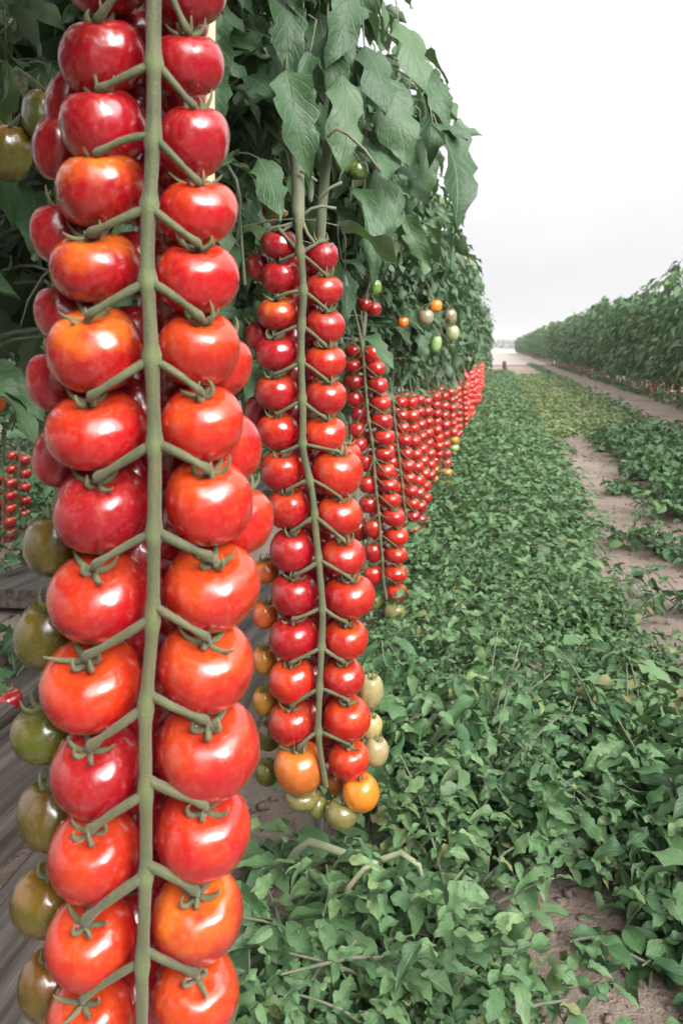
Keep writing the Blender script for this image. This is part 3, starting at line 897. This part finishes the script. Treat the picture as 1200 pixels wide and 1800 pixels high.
# extra shoots on the shaded back of the left row: plants standing behind the front ones
for k, (x, y_) in enumerate([(-.95, 1.35), (-.90, 1.75), (-1.0, 2.2), (-1.0, 2.7), (-.98, 3.2)]):
    s_, l_ = row_plant((x, y_, 0), .72, 1.85, 64, True, T_TOM, (.28, .44), vines=7)
    o = empty('tomato_plant', (x, y_, 0), ['dark tomato plant at the back of the row behind the front truss, thick grey stem', 'shaded tomato plant seen between the front truss and the left edge',
        'tomato plant in deep shade left of the front truss top', 'tomato plant in the shadow behind the second truss', 'tomato plant in the dark gap behind the third truss', 'nearest dark tomato plant at the upper left edge'][k], 'tomato plant', 'tomato plants at the back of the left row')
    link('stem', s_.mesh('plant_stem', M['vine']), o); link('foliage', l_.mesh('plant_foliage', M['leaf']), o)

# the plant of the second truss: thick stem and big single leaves placed by hand
o2 = P(523, 900, 1.36)
pl = empty('tomato_plant', (o2[0], o2[1], 0), 'tomato plant with the thick upright stem that bears the second truss and big drooping leaves', 'tomato plant')
mbS, mbL = MB(), MB()
org = np.array([o2[0], o2[1], 0])
mbS.tube(np.array([P(527, 400, 1.29), P(524, 370, 1.30), P(523, 300, 1.32), P(521, 220, 1.33), P(523, 100, 1.36), P(525, -60, 1.40), P(530, -200, 1.45)]) - org, [.0066, .0098, .0105, .0105, .010, .009, .008], 12)
mbQ = MB()
mbQ.tube(np.array([P(560, 430, 1.40), P(566, 360, 1.40), P(572, 290, 1.41), P(585, 200, 1.42), P(600, 60, 1.44), P(606, -120, 1.45)]) - org, [.007, .0085, .009, .009, .0085, .008], 10)
mbQ.tube(np.array([P(566, 360, 1.40), P(563, 420, 1.41), P(562, 560, 1.45), P(560, 800, 1.5), G(560, 1500)]) - org, .008, 8)
for pts in ([(530, 380), (548, 366), (566, 362), (590, 366)], [(531, 386), (540, 410), (556, 432), (575, 436), (585, 428)], [(528, 300), (540, 306), (556, 318)], [(520, 392), (505, 400), (492, 410), (480, 418)], [(519, 390), (500, 396), (478, 400), (468, 412)],
            [(400, 290), (415, 315), (422, 350), (420, 400), (414, 430)], [(430, 500), (424, 420), (420, 360)], [(575, 240), (590, 225), (610, 235), (640, 262), (668, 300)], [(600, 320), (580, 330), (560, 350)]):
    mbL.tube(np.array([P(a, b, 1.30 + .02 * i * 0) for i, (a, b) in enumerate(pts)]) - org, .0026, 6, .5, 1)
# (base px, tip px, depth base, depth tip, width factor, facing)
big = [((503, 120), (561, 272), 1.26, 1.20, 1.0, .1), ((600, 130), (628, 262), 1.40, 1.30, .85, .3), ((662, 130), (735, 262), 1.62, 1.55, 1.15, -.1), ((712, 180), (655, 240), 1.7, 1.6, 1.0, .5),
       ((640, 240), (690, 290), 1.66, 1.55, 1.2, .3), ((690, 250), (740, 300), 1.75, 1.7, 1.2, .2), ((700, 290), (770, 330), 1.8, 1.7, .8, .6), ((660, 300), (685, 400), 1.7, 1.6, .8, .1), ((620, 330), (700, 445), 1.62, 1.5, .6, .3),
       ((640, 330), (645, 420), 1.75, 1.7, .7, .2), ((690, 320), (690, 410), 1.72, 1.66, 1.0, .0), ((740, 240), (775, 330), 1.85, 1.8, 1.0, .3), ((755, 150), (790, 250), 1.8, 1.7, 1.0, .4), ((730, 130), (800, 170), 1.8, 1.7, 1.1, .4),
       ((760, 215), (872, 332), 1.72, 1.60, 1.15, .7), ((770, 225), (826, 225), 1.72, 1.68, .7, .8), ((752, 150), (822, 168), 1.85, 1.75, .9, .7), ((420, 170), (470, 210), 1.55, 1.5, 1.2, .0), ((395, 170), (440, 240), 1.6, 1.55, 1.2, -.1),
       ((430, 300), (452, 420), 1.5, 1.45, .8, .2), ((600, 455), (645, 470), 1.75, 1.7, 1.1, .4), ((605, 470), (618, 560), 1.8, 1.75, .9, .1), ((640, 590), (700, 620), 2.6, 2.5, 1.1, .3), ((560, 170), (590, 250), 1.6, 1.6, 1.0, .1),
       ((640, 150), (600, 230), 1.75, 1.7, 1.0, .1), ((700, 150), (700, 230), 1.9, 1.85, 1.2, .2), ((640, 80), (700, 160), 1.6, 1.5, 1.1, .3), ((520, 40), (470, 150), 1.4, 1.35, 1.1, .2), ((560, 20), (590, 140), 1.5, 1.4, 1.1, .2), ((700, 40), (770, 120), 1.7, 1.6, 1.1, .4), ((450, 20), (410, 130), 1.5, 1.45, 1.1, .2), ((500, -30), (530, 95), 1.3, 1.22, .9, .1), ((620, -20), (592, 90), 1.42, 1.34, 1.0, .15), ((575, 60), (610, 175), 1.42, 1.36, .8, .0), ((545, 90), (515, 190), 1.36, 1.28, .7, .1)]
for (b, tpx, d0, d1, wf, fc) in big:
    A = P(*b, d0); B = P(*tpx, d1)
    L_ = np.linalg.norm(B - A)
    nn = unit(-CF * (1 - fc) + UP * (.35 + fc) + CR * .35 + rng.normal(0, .12, 3))
    tmv = T_TOM[random.randrange(5)]
    tv = tmv[0].copy(); tv[:, 0] *= wf; tv[:, 2] *= .85
    mbL.leaves([A - org], [B - A], [nn], [L_], [(tv, tmv[1], tmv[2])], r=np.array([random.uniform(.15, .75)]))
    st = A - org
    mbL.tube([st, st + np.array([0, .03, .05]) - unit(B - A) * .02, st + np.array([-.02, .08, .09])], [.0016, .002, .0024], 5, .5, 1)
link('side_stem', mbQ.mesh('plant_stem', M['vine']), pl); link('stem', mbS.mesh('plant_stem', M['vine']), pl); link('foliage', mbL.mesh('plant_foliage', [M['leaf'], M['vine']]), pl)

# the plant of the front truss: foliage high above it, shading its top
pf = empty('tomato_plant', (-.42, .70, 0), 'tomato plant that bears the huge front truss, leaves overhead', 'tomato plant')
mbS, mbL = MB(), MB()
org = np.array([-.42, .70, 0])
mbS.tube(np.array([P(262, 2050, .76), P(265, 1400, .76), P(268, 800, .76), P(275, 200, .75), (-.37, .72, 1.4), (-.36, .72, 1.6), (-.36, .72, 1.9)]) - org, .009, 8)
mbS.tube(np.array([(-.37, .72, 1.4), (-.34, .70, 1.42), P(276, -90, .614)]) - org, .0065, 8)
for i in range(46):
    compound(mbL, mbS, np.array([-.38, .73, random.uniform(1.42, 1.9)]) - org, random.random() * 6.28, random.uniform(-.1, .6), random.uniform(.26, .42), org, True, T_TOM)
link('stem', mbS.mesh('plant_stem', M['vine']), pf); link('foliage', mbL.mesh('plant_foliage', M['leaf']), pf)

# ------------------------------------------------------------------ right row
def hedge_plant(seed):
    mbL, mbS, mbF = MB(), MB(), MB()
    zt = 1.86
    mbS.tube([(0, 0, 0), (.02, .01, .5), (0, -.02, 1.0), (.01, 0, 1.7)], [.016, .013, .010, .006], 6)
    n = 760
    a = rng.random(n) * 6.283
    z = .36 + (zt - .36) * rng.random(n)
    rr = (.20 + .25 * rng.random(n) ** .6) * (1 - .5 * np.clip((z - 1.45) / .4, 0, 1) ** 2) * (.65 + .35 * np.clip((z - .3) / .4, 0, 1))
    pos = np.stack([rr * np.cos(a) * 1.05, rr * np.sin(a) * .95, z], 1)
    pos += .05 * np.stack([np.sin(z * 9 + seed), np.cos(z * 7 + a * 2), 0 * z], 1)
    keep = np.array([mnoise.noise(Vector(p * 4.5) + Vector((seed * 7, 0, 0))) > -.12 for p in pos])
    pos = pos[keep]; a = a[keep]
    m = len(pos)
    d = np.stack([np.cos(a), np.sin(a), -.35 - .5 * rng.random(m)], 1) + rng.normal(0, .4, (m, 3))
    nr = np.stack([.6 * np.cos(a), .6 * np.sin(a), np.full(m, .8)], 1) + rng.normal(0, .3, (m, 3))
    mbL.leaves(pos, d, nr, rng.uniform(.09, .19, m), T_FAR)
    for q in range(7):
        aa = random.random() * 6.28
        zz = random.uniform(.35, 1.5)
        mbS.tube([(0, 0, zz), (.15 * math.cos(aa), .15 * math.sin(aa), zz + .08), (.32 * math.cos(aa), .32 * math.sin(aa), zz + .1)], [.006, .005, .003], 4)
    tv = np.array([v.co[:] for v in TOM_LO[0].vertices]); tf = np.array([p.vertices[:] for p in TOM_LO[0].polygons])
    for q in range(14):
        mbF.add(tv * .03 + np.array([random.uniform(-.35, .3), random.uniform(-.28, .28), random.uniform(.05, .42)]), tf)
    return mbS.mesh('hedge_stem', M['vine']), mbL.mesh('hedge_foliage', M['far_leaf']), mbF.mesh('hedge_fruit', M['tomato'])
HP = [hedge_plant(i) for i in range(6)]
yk = -6.0; k = 0
while yk < 120:
    o = empty('tomato_plant', (2.92 + random.uniform(-.06, .06), yk, 0), 'tall tomato plant in the long hedge-like row across the path' if yk > 10.5 else 'tomato plant in the nearest stretch of the right row, at the right edge', 'tomato plant', 'tomato plants of the right row' if yk > 10.5 else 'nearest tomato plants of the right row')
    s2 = random.uniform(.94, 1.07)
    o.scale = (s2 * 1.05, s2, s2 * random.uniform(.93, 1.13)); o.rotation_euler = (0, 0, random.random() * 6.28)
    a, b, c = HP[k % 6]
    link('stem', a, o); link('foliage', b, o)
    fc_ = random.choice([(.17, .028, .018, .3), (.14, .035, .02, .3)])
    if 7 < yk < 16:
        for q in range(11):
            fo = link('tomato', TOM_LO[q % 3], o, (random.uniform(-.38, .38), random.uniform(-.3, .3), random.uniform(.05, .42)))
            fo.scale = (.03, .03, .028); fo.color = fc_
    else:
        fo = link('fruit', c, o); fo.color = fc_; fo['kind'] = 'stuff'
    yk += .55 if yk < 40 else (.75 if yk < 70 else 1.1)
    k += 1

# ------------------------------------------------------------------ weeds
def shoot(mbL, mbS, base, h, n, lsz, tm, spread=.5, pal=None, petiole=True):
    az = random.random() * 6.283; el = random.uniform(.7, 1.45)
    m = 6
    p = np.array(base, float); pts = []
    a = az; e = el
    for i in range(m + 1):
        pts.append(p.copy())
        p = p + h / m * np.array([math.cos(a) * math.cos(e) * spread * 2, math.sin(a) * math.cos(e) * spread * 2, math.sin(e)])
        e -= random.uniform(0, .25)
    pts = np.array(pts)
    if mbS is not None: mbS.tube(pts, np.linspace(.0032, .0016, m + 1), 4)
    t = np.sort(rng.uniform(.25, 1.0, n)); t[-1] = 1
    idx = t * m; i0 = np.minimum(m - 1, idx.astype(int))
    pos = pts[i0] + (pts[i0 + 1] - pts[i0]) * (idx - i0)[:, None]
    aa = np.arange(n) * 2.4 + az
    d = np.stack([np.cos(aa), np.sin(aa), rng.uniform(-.45, .5, n)], 1)
    off = d * lsz * .3 * rng.random(n)[:, None]
    nr = np.stack([-.25 * np.cos(aa), -.25 * np.sin(aa), np.ones(n)], 1) + rng.normal(0, .42, (n, 3))
    r = np.clip(np.full(n, pal if pal is not None else random.gauss(.45, .25)) + rng.normal(0, .1, n), 0, 1)
    mbL.leaves(pos + off, d, nr, lsz * rng.uniform(.6, 1.15, n), tm, r=r)
def weed_cover():
    mbL, mbS = MB(), MB()
    ex = [(G(985, 1640), .17, .13), (G(1040, 1740), .16, .14), (G(560, 1530), .14, .16), (G(480, 1600), .14, .2)]
    cnt = 0
    for _ in range(12500):
        y = 1.02 + 8 * random.random() ** 1.55
        x = random.uniform(-.36, .60)
        edge = np.interp(y, [1.2, 1.8, 2.3, 2.8, 3.5, 5, 7, 9], [.58, .47, .40, .37, .36, .43, .42, .42]) + .07 * mnoise.noise((y * 1.3, 0, 0)) + .05 * mnoise.noise((y * 5, 2, 0))
        if x > edge: continue
        if any(((x - c[0]) / rx) ** 2 + ((y - c[1]) / ry) ** 2 < 1 for c, rx, ry in ex): continue
        den = mnoise.noise((x * 5, y * 3, 4))
        if den < -.42: continue
        if y < 1.25 and random.random() < .55: continue
        den2 = mnoise.noise((x * 2.6, y * 1.5, 11))
        h = max(.05, .19 + .10 * den + .20 * den2) * (1.15 - .5 * max(0, x / .45)) * random.uniform(.6, 1.25)
        if y > 3: h *= .85
        # leave the hanging trusses clear
        px, py, dd = proj(np.array([x, y, h + .05]))
        if px < 690 and dd < 1.75 and py < 1460: continue
        if 615 < px < 775 and dd < 2.8 and py < 1120: h = min(h, .07)
        if px < 800 and 3 < dd < 5.2 and py < 880: h *= .5
        gx, gy, gd = proj(np.array([x, y, 0.0]))
        if 430 < gx < 780 and 1440 < gy < 1690:
            if random.random() < .55: continue
            h *= .45
        near = y < 3.2
        shoot(mbL, mbS if y < 1.9 and random.random() < .06 else None, (x, y, ground_h(x, y)), h, 7 if near else 6, (.034 if near else .040) * random.uniform(.65, 1.55), (T_TOM if random.random() < .5 else T_WEED) if near else T_FAR, .55)
    for _ in range(5200):
        y = 6 + 24 * random.random() ** 1.3
        x = random.uniform(-.36, .42)
        shoot(mbL, None, (x, y, 0), random.uniform(.1, .22), 5, .065, T_FAR, .6)
    return mbL, mbS
l_, s_ = weed_cover()
s_.n and l_.add(np.concatenate(s_.v), np.concatenate(s_.f), None, None, 1)
tag(link('weed_cover', l_.mesh('weed_cover', [M['weed'], M['vine']])), 'dense mat of green leafy weeds along the foot of the left row', 'weeds', kind='stuff')
mbL = MB()
for _ in range(3000):
    y = 7.6 + 20 * random.random() ** 1.2
    x = .40 + 1.3 * random.random() + .05 * mnoise.noise((y, 0, 0))
    if mnoise.noise((x * 2, y * .8, 9)) < -.1 - .2 * (x > .6): continue
    shoot(mbL, None, (x, y, 0), random.uniform(.05, .11), 5, .075, T_FAR, .7)
tag(link('pale_weeds', mbL.mesh('pale_weeds', M['pale_weed'])), 'patchy yellow-green weeds spreading over the middle of the path', 'weeds', kind='stuff')
mbL = MB()
for _ in range(1500):
    y = 2.3 + 7 * random.random() ** 1.3
    x = random.uniform(-4.5, -1.45) if y > 3.0 else random.uniform(-2.6, -1.45)
    if 2.6 < y < 5.0 and -1.75 < x: continue
    px, py, dd = proj(np.array([x, y, .3]))
    if px < 90 and py < 1040 and dd < 4.3: continue
    shoot(mbL, None, (x, y, 0), random.uniform(.1, .35), 7, .085, T_WEED if y < 5 else T_FAR, .5)
tag(link('dark_weeds', mbL.mesh('dark_weeds', M['dark_weed'])), 'dark weeds in the shade beyond the boards at far left', 'weeds', kind='stuff')
# straggling weeds on the path and under the right row
mbL = MB()
for _ in range(2200):
    y = 5 + 40 * random.random() ** 1.4
    x = random.choice([random.uniform(1.5, 1.9), random.uniform(2.55, 3.4), random.uniform(2.6, 3.6)])
    shoot(mbL, None, (x, y, 0), random.uniform(.05, .16), 5, .075, T_FAR, .7)
for _ in range(130):
    y = 1.4 + 8 * random.random() ** 1.3
    x = random.uniform(.4, 1.1)
    shoot(mbL, None, (x, y, 0), random.uniform(.02, .06), 4, .035, T_FAR, .8)
tag(link('straggling_weeds', mbL.mesh('straggling_weeds', M['dark_weed'])), 'thin dark weeds straggling over the bare soil strips', 'weeds', kind='stuff')

# bushy weeds one can tell apart
def bush(name, label, cat, pos, r, h, nsh, lsz, mat, group=None, tm=T_WEED, nl=8, sp=.7):
    o = empty(name, (pos[0], pos[1], 0), label, cat, group)
    mbL, mbS = MB(), MB()
    for i in range(nsh):
        a = random.random() * 6.28; q = r * random.random() ** .6 * .55
        shoot(mbL, mbS, (q * math.cos(a), q * math.sin(a), 0), h * random.uniform(.6, 1.15), nl, lsz * random.uniform(.8, 1.2), tm, sp)
    link('stem', mbS.mesh('weed_stem', M['vine']), o); link('foliage', mbL.mesh('weed_foliage', mat), o)
    return o
g = 'leafy plants in the foreground'
bush('leafy_plant', 'bright broadleaf weed below the second truss with an arching pale stem', 'weed', G(640, 1650), .17, .12, 10, .072, M['weed'], g, T_OVAL, 9, .9)
bush('leafy_plant', 'pale green weed at the bottom centre beside the bare soil', 'weed', G(755, 1640), .15, .14, 11, .055, M['weed'], g, T_OVAL, 9, .8)
bush('leafy_plant', 'small weed between the front truss and the second truss tip', 'weed', G(470, 1520), .14, .11, 6, .065, M['weed'], g, T_WEED, 6, .9)
bush('leafy_plant', 'weed at the bottom edge right of the front truss', 'weed', G(500, 1690), .14, .10, 7, .055, M['weed'], g, T_OVAL, 8, .9)
bush('leafy_plant', 'large weed with long pointed dark leaves at the lower right edge', 'weed', G(1150, 1500), .24, .26, 18, .098, M['dark_weed'], g, T_WEED, 8, .6)
bush('leafy_plant', 'bushy weed with pale pointed leaves right of the bare soil patch', 'weed', G(1120, 1380), .22, .25, 16, .088, M['weed'], g, T_WEED, 8, .6)
bush('leafy_plant', 'low dark weed at the bottom right corner', 'weed', G(1130, 1680), .15, .09, 8, .05, M['dark_weed'], g, T_OVAL, 7, .9)
bush('leafy_plant', 'tall broad-leaved weed beside the pale green tomatoes of the second truss', 'weed', G(700, 1440), .18, .28, 12, .075, M['dark_weed'], g, T_WEED, 8, .5)
bush('leafy_plant', 'dark broad-leaved weed behind the tip of the second truss', 'weed', G(745, 1350), .2, .28, 12, .085, M['dark_weed'], g, T_WEED, 8, .5)
g = 'bushy weeds on the path'
for (px, py, r, h, lab) in [(1185, 1075, .16, .17, 'green weed right of the bare path at the right edge, level with third truss tip'), (1128, 965, .17, .17, 'spreading weed right of the bare path, in the middle of its group'),
                            (1195, 1215, .18, .17, 'leafy weed at the right edge just below the last bare patch'), (1085, 868, .14, .13, 'small weed farthest off on the right side of the bare path'), (1012, 1012, .08, .06, 'tiny weed on the bare earth beside the weed mat'),
                            (1160, 905, .18, .19, 'dark weed clump between the bare path and the low crop strip'), (1195, 985, .17, .18, 'weed clump at the right edge beside the spreading weed'), (1075, 1120, .07, .06, 'little seedling on the bare strip near the weed mat')]:
    bush('path_weed', lab, 'weed', G(px, py), r, h, 10 if r > .1 else 5, .06 if r > .1 else .04, M['dark_weed'], g, T_WEED, 8, .8)
protos = [bush('low_crop_plant', 'low dark green bushy plant in the strip right of the path', 'crop plant', (0, 0), .26, .24, 26, .085, M['dark_weed'], 'low crop plants right of the path', T_OVAL if i else T_WEED, 8, .7) for i in range(3)]
k = 0
for X in (1.10, 1.42):
    yk = 4.6 + (X > 1.2) * .2
    while yk < 8.6:
        src = protos[k % 3]
        o = src if k < 3 else copy_tree(src)
        o.location = (X + random.uniform(-.06, .06) + .0 * yk, yk, 0)
        o.rotation_euler = (0, 0, random.random() * 6.28)
        s2 = random.uniform(.85, 1.15); o.scale = (s2, s2, s2)
        o['label'] = 'low dark green bushy plant in the strip right of the path'
        yk += .34; k += 1
# dark plant on the boards at far left with a red tomato
bush('leafy_plant', 'dark leafy plant on the boards at the left edge above a red tomato', 'weed', G(10, 1235), .22, .24, 14, .09, M['dark_weed'], 'leafy plants in the foreground', T_TOM, 7, .6)
bush('leafy_plant', 'dark leafy clump at far left under the small trusses', 'weed', G(70, 1010), .3, .26, 14, .1, M['dark_weed'], 'leafy plants in the foreground', T_TOM, 7, .6)
fp = P(12, 1232, 2.02)
fr = link('tomato', TOM_HI[1], None, Vector(fp)); fr.scale = (.036, .036, .034); fr.color = RED2
cx = link('calyx', CALYX[2], fr)
tag(fr, 'single red tomato at the left edge over the boards, beside dark leaves', 'tomato')
# arching pale stem in front
st = MB()
pts = [G(492, 1535), P(520, 1497, 1.38), P(545, 1480, 1.36), P(580, 1492, 1.33), P(625, 1508, 1.30), P(665, 1514, 1.28), P(705, 1500, 1.27), P(735, 1520, 1.24), G(752, 1600)]
st.tube(pts, [.005, .0055, .006, .006, .0055, .005, .0045, .004, .0035], 8)
st.tube([P(665, 1514, 1.28), P(640, 1528, 1.27), P(612, 1560, 1.25), G(600, 1600)], [.004, .0038, .0034, .003], 6)
M['pale_stem'] = stem_mat('pale_stem', (.19, .23, .115), (.30, .34, .19))
tag(link('fallen_stem', st.mesh('fallen_stem', M['pale_stem'])), 'thick pale green stem arching over the soil below the second truss', 'stem')

# ------------------------------------------------------------------ far background
mbL = MB()
n = 15000
x = rng.uniform(-260, 330, n); z = 4.2 * rng.random(n) ** .8
hh = 3.4 + 1.1 * np.array([mnoise.noise((q * .05, 0, 0)) + .5 * mnoise.noise((q * .3, 3, 0)) for q in x])
z = np.minimum(z, hh)
pos = np.stack([x, 420 + rng.uniform(-6, 6, n), z], 1)
mbL.leaves(pos, rng.normal(0, 1, (n, 3)), rng.normal(0, 1, (n, 3)), rng.uniform(.9, 1.7, n), T_FAR)
tag(link('distant_trees', mbL.mesh('distant_trees', M['far_leaf'])), 'thin dark line of trees on the horizon beyond the pale field', 'trees', kind='stuff')
mb = MB()
pp = G(886, 652)
mb.tube([(pp[0], pp[1], 0), (pp[0] + .01, pp[1], .18), (pp[0], pp[1], .36)], [.09, .085, .07], 8)
tag(link('post', mb.mesh('post', M['wood'])), 'tiny dark post standing far off where the rows meet the pale field', 'post')

# ------------------------------------------------------------------ haze
hz = bpy.data.meshes.new('haze')
hx, hy0, hy1, h0, h1 = 420, -8, 470, -1.5, 8
hz.from_pydata([(-hx, hy0, h0), (hx, hy0, h0), (hx, hy1, h0), (-hx, hy1, h0), (-hx, hy0, h1), (hx, hy0, h1), (hx, hy1, h1), (-hx, hy1, h1)], [],
               [(0, 3, 2, 1), (4, 5, 6, 7), (0, 1, 5, 4), (1, 2, 6, 5), (2, 3, 7, 6), (3, 0, 4, 7)])
hm = bpy.data.materials.new('haze'); hm.use_nodes = True
ht = hm.node_tree; ht.nodes.clear()
ho = N(ht, 'ShaderNodeOutputMaterial'); hv = N(ht, 'ShaderNodeVolumePrincipled')
hv.inputs['Color'].default_value = (.97, .97, .98, 1)
hv.inputs['Density'].default_value = 0.0010
ht.links.new(hv.outputs[0], ho.inputs['Volume'])
hz.materials.append(hm)
tag(link('haze', hz), kind='stuff')
